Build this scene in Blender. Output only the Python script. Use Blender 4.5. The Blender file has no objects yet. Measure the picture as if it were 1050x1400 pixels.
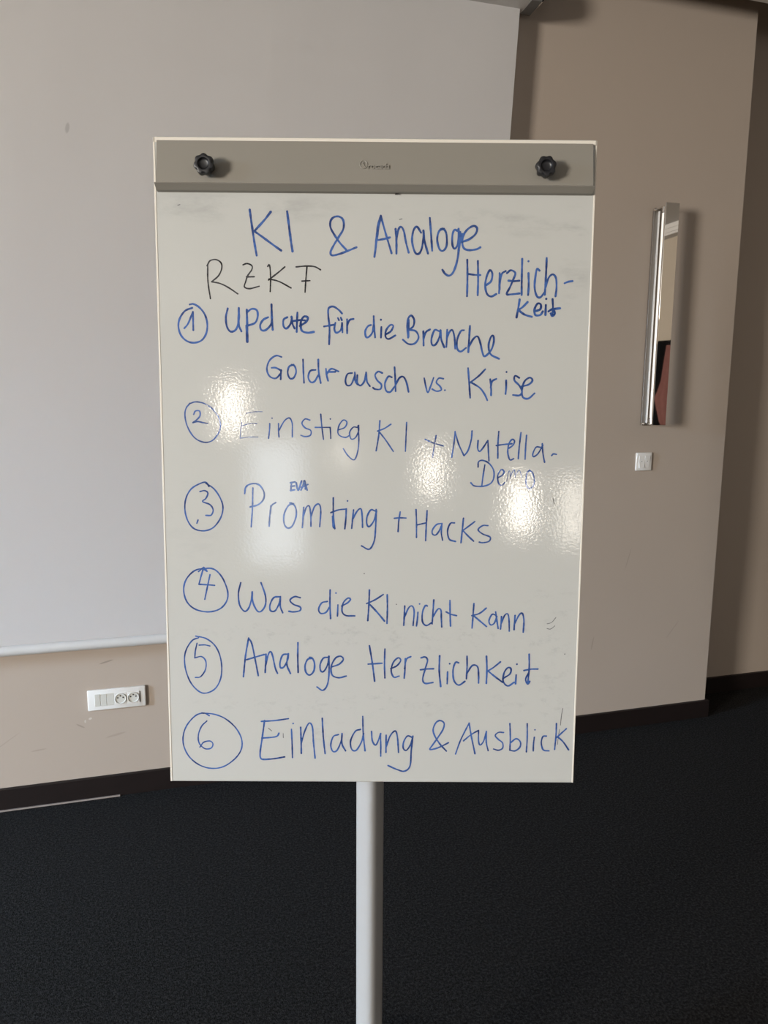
import bpy, bmesh, math, random
from mathutils import Vector, Matrix

random.seed(4)
SC = bpy.context.scene
COL = SC.collection

# ------------------------------------------------------------------ camera
# World frame: X runs along the projection wall, the wall's face is Y = 0, the room is at Y < 0, Z is up.
cam_data = bpy.data.cameras.new('camera')
cam_data.sensor_fit = 'VERTICAL'
cam_data.sensor_height = 36.0
cam_data.lens = 996.2 * 36.0 / 1400.0
cam_data.clip_start = 0.02
camera = bpy.data.objects.new('camera', cam_data)
right, upv, fwd = Vector((0.9612, -0.2759, 0.0067)), Vector((0.0358, 0.1486, 0.9882)), Vector((0.2737, 0.9496, -0.1528))
camera.matrix_world = Matrix(((right.x, upv.x, -fwd.x, 0.0), (right.y, upv.y, -fwd.y, -2.7705),
                              (right.z, upv.z, -fwd.z, 1.5), (0, 0, 0, 1)))
COL.objects.link(camera)
SC.camera = camera

# ------------------------------------------------------------------ light and exposure
SC.view_settings.view_transform = 'Standard'
SC.view_settings.look = 'None'
SC.view_settings.gamma = 1.0
SC.view_settings.use_curve_mapping = False
SC.view_settings.exposure = 0.33
SC.cycles.max_bounces = 10
SC.cycles.diffuse_bounces = 6
SC.cycles.caustics_reflective = False
SC.cycles.caustics_refractive = False
SC.cycles.sample_clamp_indirect = 4.0

world = bpy.data.worlds.new('outdoor_daylight')
world.use_nodes = True
world.node_tree.nodes['Background'].inputs[0].default_value = (0.75, 0.86, 1.0, 1)
world.node_tree.nodes['Background'].inputs[1].default_value = 0.6
SC.world = world


def area(name, loc, direction, sx, sy, watts, colour):
    l = bpy.data.lights.new(name, 'AREA')
    l.shape = 'RECTANGLE'
    l.size, l.size_y, l.energy, l.color = sx, sy, watts, colour
    o = bpy.data.objects.new(name, l)
    o.location = loc
    o.rotation_euler = Vector(direction).to_track_quat('-Z', 'Z').to_euler()
    COL.objects.link(o)
    return o


XL, XR, YB, ZC = -8.0, 4.4, -8.0, 3.06       # left wall, right wall, back wall, ceiling
# windows: (centre along the wall, centre height, width, height); the first left one is the key window, the rest are added
LEFT_KEY_AND_ADDED = [(-5.90, 1.83, 1.85, 1.70), (-2.30, 2.00, 1.90, 0.90)]
LEFT_POWER = [(1010.0, (1.0, 0.935, 0.845)), (62.0, (0.50, 0.73, 1.0))]
LEFT_AIM = [((1, 0, 0), 180), ((8.5, 2.1, -3.0), 40)]      # the second is an added light, narrowed and aimed so it only falls low
ADDED_BACK_WINDOWS = [(-3.24, 1.96, 0.25, 0.52), (-2.70, 0.90, 0.68, 1.40), (-1.91, 1.44, 0.18, 0.26), (-0.92, 1.27, 0.16, 0.46),
                (0.02, 0.93, 0.20, 0.54), (0.53, 0.88, 0.20, 0.66), (3.20, 1.55, 1.50, 1.50)]  # added openings: the last gives fill, the others are sized for the board glare
WARM, COOL = (1.0, 0.90, 0.76), (0.84, 0.92, 1.0)
BACK_POWER = [(10.5, WARM), (13.0, COOL), (1.0, WARM), (5.0, WARM), (8.0, WARM), (4.0, WARM), (10.0, COOL)]
for (wy, wz, ww, wh), (pw, pc), (aim, spread) in zip(LEFT_KEY_AND_ADDED, LEFT_POWER, LEFT_AIM):
    lo = area('left_key_and_added', (XL + (0.16 if spread < 180 else -0.06), wy, wz), aim, ww, wh, pw, pc)
    lo.data.spread = math.radians(spread)
for (wx, wz, ww, wh), (pw, pc) in zip(ADDED_BACK_WINDOWS, BACK_POWER):
    area('added_back_light', (wx, YB - 0.06, wz), (0, 1, 0), ww, wh, pw, pc)  # added lights behind the camera for glare and fill


# ------------------------------------------------------------------ materials
def new_mat(name, base, rough=0.6, metal=0.0, spec=0.5):
    m = bpy.data.materials.new(name)
    m.use_nodes = True
    b = m.node_tree.nodes['Principled BSDF']
    b.inputs['Base Color'].default_value = (*base, 1)
    b.inputs['Roughness'].default_value = rough
    b.inputs['Metallic'].default_value = metal
    b.inputs['Specular IOR Level'].default_value = spec
    return m


class NT:
    """Small helper over one material's node tree."""
    def __init__(self, m):
        self.m, self.t = m, m.node_tree
        self.bsdf = self.t.nodes['Principled BSDF']
        self.co = self.t.nodes.new('ShaderNodeTexCoord').outputs['Object']

    def link(self, a, b):
        self.t.links.new(a, b)

    def put(self, sock, v):
        if isinstance(v, (int, float)):
            sock.default_value = v
        elif isinstance(v, tuple):
            sock.default_value = v
        else:
            self.link(v, sock)

    def noise(self, scale, detail=3.0, rough=0.55, stretch=None, out='Fac'):
        n = self.t.nodes.new('ShaderNodeTexNoise')
        n.inputs['Scale'].default_value = scale
        n.inputs['Detail'].default_value = detail
        n.inputs['Roughness'].default_value = rough
        src = self.co
        if stretch:
            mp = self.t.nodes.new('ShaderNodeMapping')
            mp.inputs['Scale'].default_value = stretch
            self.link(self.co, mp.inputs['Vector'])
            src = mp.outputs[0]
        self.link(src, n.inputs['Vector'])
        return n.outputs[out]

    def math(self, op, a, b=0.0, clamp=False):
        n = self.t.nodes.new('ShaderNodeMath')
        n.operation = op
        n.use_clamp = clamp
        self.put(n.inputs[0], a)
        self.put(n.inputs[1], b)
        return n.outputs[0]

    def ramp(self, v, lo, hi, a=0.0, b=1.0):
        n = self.t.nodes.new('ShaderNodeMapRange')
        n.interpolation_type = 'SMOOTHSTEP'
        self.put(n.inputs['Value'], v)
        for k, x in (('From Min', lo), ('From Max', hi), ('To Min', a), ('To Max', b)):
            n.inputs[k].default_value = x
        return n.outputs[0]

    def mix(self, f, a, b):
        n = self.t.nodes.new('ShaderNodeMix')
        n.data_type = 'RGBA'
        self.put(n.inputs[0], f)
        self.put(n.inputs[6], a)
        self.put(n.inputs[7], b)
        return n.outputs[2]

    def spot(self, centre, half, angle=0.0, axes='XZ', soft=0.5):
        """1 inside a rotated ellipse on the object's surface, 0 outside."""
        s = self.t.nodes.new('ShaderNodeSeparateXYZ')
        self.link(self.co, s.inputs[0])
        a, b = s.outputs[axes[0]], s.outputs[axes[1]]
        a, b = self.math('SUBTRACT', a, centre[0]), self.math('SUBTRACT', b, centre[1])
        c, sn = math.cos(angle), math.sin(angle)
        p = self.math('ADD', self.math('MULTIPLY', a, c / half[0]), self.math('MULTIPLY', b, sn / half[0]))
        q = self.math('ADD', self.math('MULTIPLY', a, -sn / half[1]), self.math('MULTIPLY', b, c / half[1]))
        r = self.math('ADD', self.math('MULTIPLY', p, p), self.math('MULTIPLY', q, q))
        return self.ramp(r, 1.0 - soft, 1.0 + soft, 1.0, 0.0)

    def bump(self, h, strength, dist=0.001):
        n = self.t.nodes.new('ShaderNodeBump')
        n.inputs['Strength'].default_value = strength
        n.inputs['Distance'].default_value = dist
        self.link(h, n.inputs['Height'])
        self.link(n.outputs[0], self.bsdf.inputs['Normal'])

    def base(self, v):
        self.link(v, self.bsdf.inputs['Base Color'])


def c4(c, k=1.0):
    return (c[0] * k, c[1] * k, c[2] * k, 1.0)


def plain(name, base, rough=0.5, metal=0.0, spec=0.5, vary=0.06, scale=30, bump=0.0, bscale=300):
    m = new_mat(name, base, rough, metal, spec)
    n = NT(m)
    n.base(n.mix(n.noise(scale), c4(base, 1 - vary), c4(base, 1 + vary)))
    if bump:
        n.bump(n.noise(bscale, 2), bump)
    return m


TAUPE = (0.375, 0.315, 0.265)


def wall_paint(name, scuffs):
    m = new_mat(name, TAUPE, 0.62, spec=0.35)
    n = NT(m)
    col = n.mix(n.noise(1.6, 4), c4(TAUPE, 0.96), c4(TAUPE, 1.04))
    col = n.mix(n.math('MULTIPLY', n.ramp(n.noise(7.0, 6, 0.7), 0.58, 0.75), 0.10), col, (0.45, 0.40, 0.36, 1))
    for centre, half, ang, dark in scuffs:
        col = n.mix(n.math('MULTIPLY', n.spot(centre, half, ang), abs(dark)), col,
                    (0.10, 0.085, 0.075, 1) if dark > 0 else (0.62, 0.58, 0.54, 1))
    n.base(col)
    n.bump(n.noise(160, 3), 0.12)
    return m


M = {}
M['wall'] = wall_paint('taupe_wall_paint', [
    ((-0.271, 0.530), (0.024, 0.003), 0.25, 0.45), ((-0.372, 0.290), (0.016, 0.003), -0.55, 0.35),
    ((-0.519, 0.214), (0.025, 0.003), 0.1, 0.22), ((-0.63, 0.255), (0.06, 0.002), 0.6, 0.16),
    ((-0.25, 0.24), (0.035, 0.004), 0.2, 0.2), ((-0.337, 0.315), (0.006, 0.004), 0.3, -0.55), ((-0.355, 0.306), (0.003, 0.006), 0, -0.4),
    ((1.94, 0.80), (0.05, 0.0025), 1.3, 0.2), ((1.78, 0.42), (0.03, 0.003), 1.4, 0.25), ((2.2, 0.45), (0.05, 0.003), 0.9, 0.15)])
M['wall_plain'] = plain('taupe_wall_paint_plain', TAUPE, 0.62, spec=0.35, vary=0.04, scale=2, bump=0.12, bscale=160)
M['wall_far'] = plain('sand_wall_paint', (0.40, 0.34, 0.27), 0.6, spec=0.3, vary=0.04, scale=2)
M['wall_dark'] = plain('dark_back_wall_paint', (0.14, 0.12, 0.105), 0.6, spec=0.3, vary=0.04, scale=2)
M['ceiling'] = plain('white_ceiling_paint', (0.58, 0.555, 0.53), 0.8, spec=0.2, vary=0.03, scale=4)
M['skirting'] = plain('dark_brown_skirting', (0.009, 0.0055, 0.005), 0.5, spec=0.25, vary=0.25, scale=18)
M['strip'] = plain('pale_floor_strip', (0.26, 0.22, 0.20), 0.5, vary=0.2, scale=40)

m = new_mat('charcoal_carpet', (0.018, 0.018, 0.020), 0.95, spec=0.12)
n = NT(m)
f1 = n.ramp(n.noise(140, 7, 0.85), 0.43, 0.61)
f2 = n.noise(55, 3, 0.6)
col = n.mix(f1, (0.0025, 0.0025, 0.0026, 1), (0.034, 0.033, 0.0335, 1))
col = n.mix(n.ramp(f2, 0.3, 0.7, 0.0, 0.35), col, (0.008, 0.008, 0.0082, 1))
n.base(col)
n.bump(n.noise(260, 2, 0.7), 0.8, 0.004)
M['carpet'] = m

m = new_mat('screen_fabric', (0.57, 0.565, 0.57), 0.85, spec=0.2)
n = NT(m)
col = n.mix(n.noise(1.2, 3), (0.85, 0.845, 0.85, 1), (0.88, 0.875, 0.88, 1))
col = n.mix(n.math('MULTIPLY', n.spot((-0.2935, 2.356), (0.006, 0.016), -0.2), 0.25), col, (0.2, 0.2, 0.2, 1))
n.base(col)
M['screen'] = m
M['screen_bar'] = plain('pale_grey_bar', (0.52, 0.515, 0.51), 0.35, vary=0.05, scale=20)
M['casing'] = plain('light_grey_casing', (0.60, 0.58, 0.56), 0.4, vary=0.03)
M['cap'] = plain('dark_grey_cap', (0.16, 0.155, 0.15), 0.35, vary=0.1)
M['chrome'] = plain('polished_chrome', (0.80, 0.79, 0.77), 0.10, metal=1.0, vary=0.02, scale=8)
M['brushed'] = plain('brushed_steel', (0.34, 0.32, 0.30), 0.38, metal=1.0, vary=0.05, scale=60)
M['mirror'] = plain('mirror_glass', (0.86, 0.85, 0.83), 0.02, metal=1.0, vary=0.005)
M['plastic'] = plain('white_plastic', (0.66, 0.65, 0.63), 0.3, vary=0.03)
M['plastic_edge'] = plain('off_white_plastic', (0.54, 0.53, 0.49), 0.35, vary=0.03)
M['hole'] = plain('dark_socket_hole', (0.03, 0.028, 0.025), 0.6)
M['black_plastic'] = plain('black_knob_plastic', (0.008, 0.008, 0.010), 0.42, vary=0.2, scale=60)
M['black_cloth'] = plain('black_cloth', (0.010, 0.010, 0.011), 0.9, spec=0.1, vary=0.3, scale=50)
M['red_cloth'] = plain('dusty_red_cloth', (0.36, 0.16, 0.14), 0.9, spec=0.1, vary=0.15, scale=20)
M['bar_grey'] = plain('warm_grey_clamp_bar', (0.215, 0.200, 0.172), 0.42, vary=0.02, scale=12, bump=0.02, bscale=500)
M['pole'] = plain('pale_grey_lacquer', (0.315, 0.315, 0.315), 0.4, vary=0.02, scale=20)
M['edge_white'] = plain('cream_board_edge', (0.64, 0.60, 0.53), 0.3, vary=0.02)

m = new_mat('tube_glass', (0.86, 0.83, 0.78), 0.25)
m.node_tree.nodes['Principled BSDF'].inputs['Emission Color'].default_value = (1.0, 0.93, 0.82, 1)
m.node_tree.nodes['Principled BSDF'].inputs['Emission Strength'].default_value = 0.25
n = NT(m)
n.base(n.mix(n.noise(20), (0.84, 0.81, 0.76, 1), (0.88, 0.85, 0.80, 1)))
M['tube'] = m


def enamel_bump(n):
    n.bump(n.noise(260, 1.5, 0.5), 0.085, 0.0010)


m = new_mat('whiteboard_enamel', (0.46, 0.46, 0.45), 0.06, spec=0.5)
n = NT(m)
col = n.mix(n.noise(3.0, 3), (0.430, 0.430, 0.408, 1), (0.455, 0.455, 0.433, 1))
fine = n.ramp(n.noise(38, 6, 0.75, (1, 1, 1.6)), 0.50, 0.72)
broad = n.ramp(n.noise(9, 5, 0.7, (0.7, 1, 1.8)), 0.46, 0.70)
GREY = (0.26, 0.26, 0.255, 1)
for centre, half, ang, src, amt in [
        ((-0.22, -0.108), (0.16, 0.022), 0.0, broad, 0.45), ((0.20, -0.128), (0.16, 0.016), -0.13, broad, 0.50),
        ((0.322, -0.19), (0.022, 0.09), 0.0, broad, 0.40), ((0.02, -0.805), (0.34, 0.020), -0.02, fine, 0.42),
        ((0.0, -0.927), (0.30, 0.022), 0.0, fine, 0.34), ((0.30, -0.76), (0.05, 0.05), 0.0, fine, 0.25),
        ((0.31, -0.90), (0.03, 0.10), 0.0, fine, 0.30), ((-0.30, -0.60), (0.05, 0.12), 0.0, broad, 0.16),
        ((-0.08, -0.985), (0.05, 0.03), 0.0, fine, 0.30)]:
    col = n.mix(n.math('MULTIPLY', n.math('MULTIPLY', n.spot(centre, half, ang, soft=0.9), src), amt), col, GREY)
n.base(col)
enamel_bump(n)
M['board'] = m


def ink(name, a, b):
    m = new_mat(name, a, 0.08, spec=0.5)
    n = NT(m)
    n.base(n.mix(n.ramp(n.noise(34, 4, 0.65), 0.36, 0.60), c4(a), c4(b)))
    enamel_bump(n)
    return m


M['blue'] = ink('blue_marker_ink', (0.018, 0.040, 0.14), (0.050, 0.115, 0.33))
M['speck'] = plain('old_marker_residue', (0.10, 0.10, 0.10), 0.3, vary=0.3, scale=60)
M['black'] = ink('black_marker_ink', (0.012, 0.012, 0.014), (0.045, 0.045, 0.05))


# ------------------------------------------------------------------ mesh helpers
def obj(name, bm, mat, parent=None, smooth=False, angle=35):
    bmesh.ops.recalc_face_normals(bm, faces=bm.faces[:])
    me = bpy.data.meshes.new(name)
    bm.to_mesh(me)
    bm.free()
    me.materials.append(mat)
    if smooth:
        me.polygons.foreach_set('use_smooth', [True] * len(me.polygons))
        me.set_sharp_from_angle(angle=math.radians(angle))
    o = bpy.data.objects.new(name, me)
    COL.objects.link(o)
    if parent:
        o.parent = parent
    return o


def empty(name, loc, rz=0.0):
    o = bpy.data.objects.new(name, None)
    o.empty_display_size = 0.1
    o.location = loc
    o.rotation_euler = (0, 0, rz)
    COL.objects.link(o)
    return o


def tag(o, label, category, group=None):
    o['label'] = label
    o['category'] = category
    if group:
        o['group'] = group
    return o


def struct(name, bm, mat):
    o = obj(name, bm, mat)
    o['kind'] = 'structure'
    return o


def box(bm, x0, x1, y0, y1, z0, z1, bevel=0.0, seg=2):
    r = bmesh.ops.create_cube(bm, size=1.0, matrix=Matrix.Translation(((x0 + x1) / 2, (y0 + y1) / 2, (z0 + z1) / 2))
                              @ Matrix.Diagonal((x1 - x0, y1 - y0, z1 - z0, 1)))
    if bevel:
        vs = set(r['verts'])
        es = [e for e in bm.edges if e.verts[0] in vs and e.verts[1] in vs]
        bmesh.ops.bevel(bm, geom=es, offset=bevel, segments=seg, affect='EDGES', profile=0.5)
    return bm


def B(*a, **k):
    return box(bmesh.new(), *a, **k)


def cyl(bm, centre, axis, r, length, seg=32, r2=None, bevel=0.0):
    q = Vector(axis).to_track_quat('Z', 'Y').to_matrix().to_4x4()
    r_ = bmesh.ops.create_cone(bm, cap_ends=True, segments=seg, radius1=r, radius2=r if r2 is None else r2, depth=length,
                               matrix=Matrix.Translation(centre) @ q)
    if bevel:
        vs = set(r_['verts'])
        es = [e for e in bm.edges if e.verts[0] in vs and e.verts[1] in vs and
              any(len(f.verts) > 4 for f in e.link_faces)]
        bmesh.ops.bevel(bm, geom=es, offset=bevel, segments=2, affect='EDGES')
    return bm


def prism(bm, pts, axis, a, b):
    """Extrude a closed 2-D outline from a to b along an axis: 'X' takes (y, z), 'Y' takes (x, z), 'Z' takes (x, y)."""
    put = {'X': lambda p, t: (t, p[0], p[1]), 'Y': lambda p, t: (p[0], t, p[1]), 'Z': lambda p, t: (p[0], p[1], t)}[axis]
    va = [bm.verts.new(put(p, a)) for p in pts]
    vb = [bm.verts.new(put(p, b)) for p in pts]
    k = len(pts)
    for i in range(k):
        bm.faces.new((va[i], va[(i + 1) % k], vb[(i + 1) % k], vb[i]))
    bm.faces.new(va)
    bm.faces.new(vb[::-1])
    return bm


def lathe(bm, prof, centre, axis, seg=48):
    q = Vector(axis).to_track_quat('Z', 'Y').to_matrix()
    rings = []
    for r, h in prof:
        ring = []
        for i in range(seg):
            a = 2 * math.pi * i / seg
            ring.append(bm.verts.new(Vector(centre) + q @ Vector((r * math.cos(a), r * math.sin(a), h))))
        rings.append(ring)
    for a, b in zip(rings, rings[1:]):
        for i in range(seg):
            bm.faces.new((a[i], a[(i + 1) % seg], b[(i + 1) % seg], b[i]))
    bm.faces.new(rings[0][::-1])
    bm.faces.new(rings[-1])
    return bm


# ------------------------------------------------------------------ the room
XC, YR = 2.411, 0.235                       # the projection wall ends here; beyond it the wall steps back
struct('floor', B(XL - 0.2, XR + 0.2, YB - 0.2, YR + 0.2, -0.1, 0.0), M['carpet'])
struct('wall_front', B(XL - 0.2, XC, 0.0, 0.45, 0.0, 3.45), M['wall'])
struct('wall_recess', B(XC, XR + 0.2, YR, 0.45, 0.0, 3.45), M['wall_plain'])
bm = B(XL - 0.2, XR + 0.2, YB - 0.2, -0.15, ZC, ZC + 0.12)
box(bm, XL - 0.2, XR + 0.2, -0.15, 0.45, 3.40, 3.45)
box(bm, XL - 0.2, XR + 0.2, -0.19, -0.15, ZC + 0.12, 3.45)
struct('ceiling', bm, M['ceiling'])


def wall_with_holes(bm, horizontal, a0, a1, z0, z1, t0, t1, holes):
    """A wall slab between a0..a1 along its length and t0..t1 in thickness, left open at the windows."""
    def piece(p0, p1, q0, q1):
        if p1 - p0 > 1e-4 and q1 - q0 > 1e-4:
            if horizontal == 'X':
                box(bm, p0, p1, t0, t1, q0, q1)
            else:
                box(bm, t0, t1, p0, p1, q0, q1)
    cur = a0
    for c, z, w, h in sorted(holes):
        piece(cur, c - w / 2, z0, z1)
        piece(c - w / 2, c + w / 2, z0, z - h / 2)
        piece(c - w / 2, c + w / 2, z + h / 2, z1)
        cur = c + w / 2
    piece(cur, a1, z0, z1)
    return bm


struct('wall_left', wall_with_holes(bmesh.new(), 'Y', YB - 0.2, 0.0, 0.0, ZC, XL - 0.2, XL, LEFT_KEY_AND_ADDED), M['wall_far'])
struct('wall_back', wall_with_holes(bmesh.new(), 'X', XL, XR, 0.0, ZC, YB - 0.2, YB, ADDED_BACK_WINDOWS), M['wall_dark'])
struct('wall_right', B(XR, XR + 0.2, YB - 0.2, YR, 0.0, ZC), M['wall_far'])


def window(idx, horizontal, face, inward, win):
    c, z, w, h = win
    bm = bmesh.new()
    f = 0.025
    lo, hi = sorted((face, face + inward * 0.02))
    for a0, a1, b0, b1 in ((c - w / 2 - f, c + w / 2 + f, z + h / 2, z + h / 2 + f), (c - w / 2 - f, c + w / 2 + f, z - h / 2 - f, z - h / 2),
                           (c - w / 2 - f, c - w / 2, z - h / 2, z + h / 2), (c + w / 2, c + w / 2 + f, z - h / 2, z + h / 2)):
        if horizontal == 'X':
            box(bm, a0, a1, lo, hi, b0, b1)
        else:
            box(bm, lo, hi, a0, a1, b0, b1)
    struct('window_%d' % idx, bm, M['ceiling'])


for i, wn in enumerate(LEFT_KEY_AND_ADDED):
    window(i + 1, 'Y', XL, 1, wn)
for i, wn in enumerate(ADDED_BACK_WINDOWS):  # frames around the added back openings
    window(i + 1 + len(LEFT_KEY_AND_ADDED), 'X', YB, 1, wn)

struct('baseboard_front', B(XL, XC + 0.015, -0.015, 0.0, 0.0, 0.0836, bevel=0.002), M['skirting'])
struct('baseboard_return', B(XC, XC + 0.015, 0.0, YR - 0.015, 0.0, 0.0836), M['skirting'])
struct('baseboard_recess', B(XC, XR, YR - 0.015, YR, 0.0, 0.0836, bevel=0.002), M['skirting'])
struct('baseboard_right', B(XR - 0.015, XR, YB, YR - 0.015, 0.0, 0.0836), M['skirting'])
bm = B(XR - 0.10, XR, YB, YR, 2.965, ZC)
box(bm, XR - 0.11, XR - 0.10, YB, YR, 2.985, 2.990)
box(bm, XR - 0.11, XR - 0.10, YB, YR, 3.020, 3.026)
struct('trim_2', bm, M['ceiling'])
struct('trim_1', B(XL, -0.245, -0.020, -0.015, 0.0, 0.005), M['strip'])

# ------------------------------------------------------------------ flipchart easel
easel = empty('flipchart_easel', (0.3226, -1.5715, 0.0), math.atan2(-0.2717, 0.9624))
tag(easel, 'white flipchart board on a single pale pole, covered in blue handwriting', 'flipchart')
BW, BH, BT = 0.350, 1.067, 0.020
panel = obj('board_panel', B(-BW, BW, 0.0, BT, -BH, 0.0, bevel=0.0028, seg=3), M['board'], easel)
panel.location = (0.0044, -0.0170, 1.9072)
panel.rotation_euler = (-0.0401, 0, 0)

# pale edge trim: deep along the top, thin down both sides
bm = B(-BW, BW, -0.0006, 0.0015, -0.0095, -0.0016, bevel=0.0004, seg=1)
box(bm, -BW - 0.0002, -BW + 0.0030, -0.0006, 0.0015, -BH + 0.001, -0.0016, bevel=0.0004, seg=1)
box(bm, BW - 0.0026, BW + 0.0002, -0.0006, 0.0015, -BH + 0.001, -0.0016, bevel=0.0004, seg=1)
trim = obj('edge_trim', bm, M['edge_white'], panel)
trim['label'] = 'cream edge trim along the top and both sides'

# clamp bar across the top, its flat lip below
bm = prism(bmesh.new(), [(0.0, -0.0075), (-0.0035, -0.0075), (-0.0050, -0.0085), (-0.0145, -0.0740), (-0.0185, -0.0755), (-0.0195, -0.0768),
                         (-0.0085, -0.0840), (0.0, -0.0848)], 'X', -0.3430, 0.3425)
for v in bm.verts:                           # the lip runs out a little past the plate at both ends
    if v.co.z < -0.0750:
        v.co.x *= 1.004
bar = obj('clamp_bar', bm, M['bar_grey'], panel)
bar['label'] = 'grey clamp bar'


def lobed_knob():
    bm = bmesh.new()
    seg = 84
    # (radius, how lobed, distance out from the board)
    prof = [(0.0085, 0, 0.008), (0.0085, 0, 0.0200), (0.0130, 0.5, 0.0210), (0.0148, 1, 0.0230), (0.0153, 1, 0.0270), (0.0152, 1, 0.0320),
            (0.0142, 0.9, 0.0350), (0.0115, 0.3, 0.0360), (0.0090, 0, 0.0356), (0.0078, 0, 0.0325), (0.0050, 0, 0.0315)]
    rings = []
    for r, k, h in prof:
        ring = []
        for i in range(seg):
            a = 2 * math.pi * i / seg
            c = math.cos(7 * a)
            rr = r * (1 + k * 0.065 * (c if c > 0 else 1.3 * c))
            ring.append(bm.verts.new((rr * math.cos(a), -h, rr * math.sin(a))))
        rings.append(ring)
    for a, b in zip(rings, rings[1:]):
        for i in range(seg):
            bm.faces.new((a[i], a[(i + 1) % seg], b[(i + 1) % seg], b[i]))
    bm.faces.new(rings[0][::-1])
    bm.faces.new(rings[-1])
    return bm


knob = obj('clamp_knob', lobed_knob(), M['black_plastic'], panel, True, 50)
knob.location = (-0.2635, 0, -0.0525)
knob.rotation_euler = (0, 0.25, 0)
knob['label'] = 'black lobed clamp knob at the left end'
knob2 = knob.copy()
COL.objects.link(knob2)
knob2.location = (0.2640, 0, -0.0515)
knob2.rotation_euler = (0, 0.62, 0)
knob2['label'] = 'black lobed clamp knob at the right end'


# raised lettering on the clamp bar
def text_mesh(body, size, extrude):
    cu = bpy.data.curves.new('lettering', 'FONT')
    cu.body, cu.size, cu.extrude, cu.align_x, cu.resolution_u = body, size, extrude, 'LEFT', 4
    cu.offset = 0.0002
    t = bpy.data.objects.new('lettering', cu)
    COL.objects.link(t)
    bpy.context.view_layer.update()
    me = t.evaluated_get(bpy.context.evaluated_depsgraph_get()).to_mesh()
    bm = bmesh.new()
    bm.from_mesh(me)
    bpy.data.objects.remove(t)
    bpy.data.curves.remove(cu)
    return bm


def tube(bm, pts, r, seg=8):
    pts = [Vector(p) for p in pts]
    rings = []
    for i, p in enumerate(pts):
        d = (pts[min(i + 1, len(pts) - 1)] - pts[max(i - 1, 0)]).normalized()
        q = d.to_track_quat('Z', 'Y').to_matrix()
        rings.append([bm.verts.new(p + q @ Vector((r * math.cos(2 * math.pi * k / seg), r * math.sin(2 * math.pi * k / seg), 0))) for k in range(seg)])
    for a, b in zip(rings, rings[1:]):
        for k in range(seg):
            bm.faces.new((a[k], a[(k + 1) % seg], b[(k + 1) % seg], b[k]))
    bm.faces.new(rings[0][::-1])
    bm.faces.new(rings[-1])
    return bm


lx, lz = -0.0125, -0.0510                    # foot of the first letter on the bar
def bar_y(z):
    return -0.0050 - (-0.0085 - z) / 0.0655 * 0.0095


bm = text_mesh('rocada', 0.0128, 0.0007)
bmesh.ops.transform(bm, matrix=Matrix.Rotation(math.pi / 2 + math.atan(0.145), 4, 'X'), verts=bm.verts[:])
bmesh.ops.translate(bm, vec=(lx, bar_y(lz) - 0.0002, lz), verts=bm.verts[:])
ring_c = (-0.0180, -0.0440)
tube(bm, [(ring_c[0] + 0.0058 * math.cos(t), bar_y(ring_c[1] + 0.0062 * math.sin(t)) - 0.0003, ring_c[1] + 0.0062 * math.sin(t))
          for t in [math.radians(-30 + 12 * k) for k in range(31)]], 0.0008)
tube(bm, [(ring_c[0] + a, bar_y(ring_c[1] + b) - 0.0003, ring_c[1] + b)
          for a, b in ((-0.0018, 0.001), (0.0002, 0.0034), (0.0008, 0.001), (0.0008, -0.0022), (0.0024, -0.0030))], 0.0007)
obj('raised_lettering', bm, M['bar_grey'], bar)

bm = tube(bmesh.new(), [(0.0350 + 0.0028 * math.cos(t), -0.0022, -0.0862 + 0.0016 * math.sin(t)) for t in [math.pi * k / 8 for k in range(9)]], 0.0009)
hook = obj('paper_hook', bm, M['black_plastic'], panel)
hook['label'] = 'small black hook under the clamp bar'

# pole, bracket behind the board, foot
POLE_TURN = math.radians(52)
section = []
for k in range(64):                          # rounded square tube, one edge towards the front
    a = 2 * math.pi * k / 64
    c, s = math.cos(a), math.sin(a)
    r = 0.0205 / (abs(c) ** 3.0 + abs(s) ** 3.0) ** (1 / 3.0)
    section.append((r * math.cos(a + POLE_TURN), r * math.sin(a + POLE_TURN)))
wide = max(p[0] for p in section)
section = [(p[0] * 0.0250 / wide, p[1] * 0.0250 / wide) for p in section]
bm = prism(bmesh.new(), section, 'Z', 0.02, 1.16)
obj('pole', bm, M['pole'], easel, True, 40)
bm = B(-0.05, 0.05, -0.035, 0.030, 1.02, 1.10, bevel=0.004)
obj('pole_bracket', bm, M['black_plastic'], easel)
bm = lathe(bmesh.new(), [(0.30, 0.0), (0.30, 0.010), (0.285, 0.016), (0.06, 0.026), (0.040, 0.030), (0.036, 0.060)], (0, 0, 0), (0, 0, 1), 64)
obj('foot_plate', bm, M['pole'], easel, True, 40)

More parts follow.
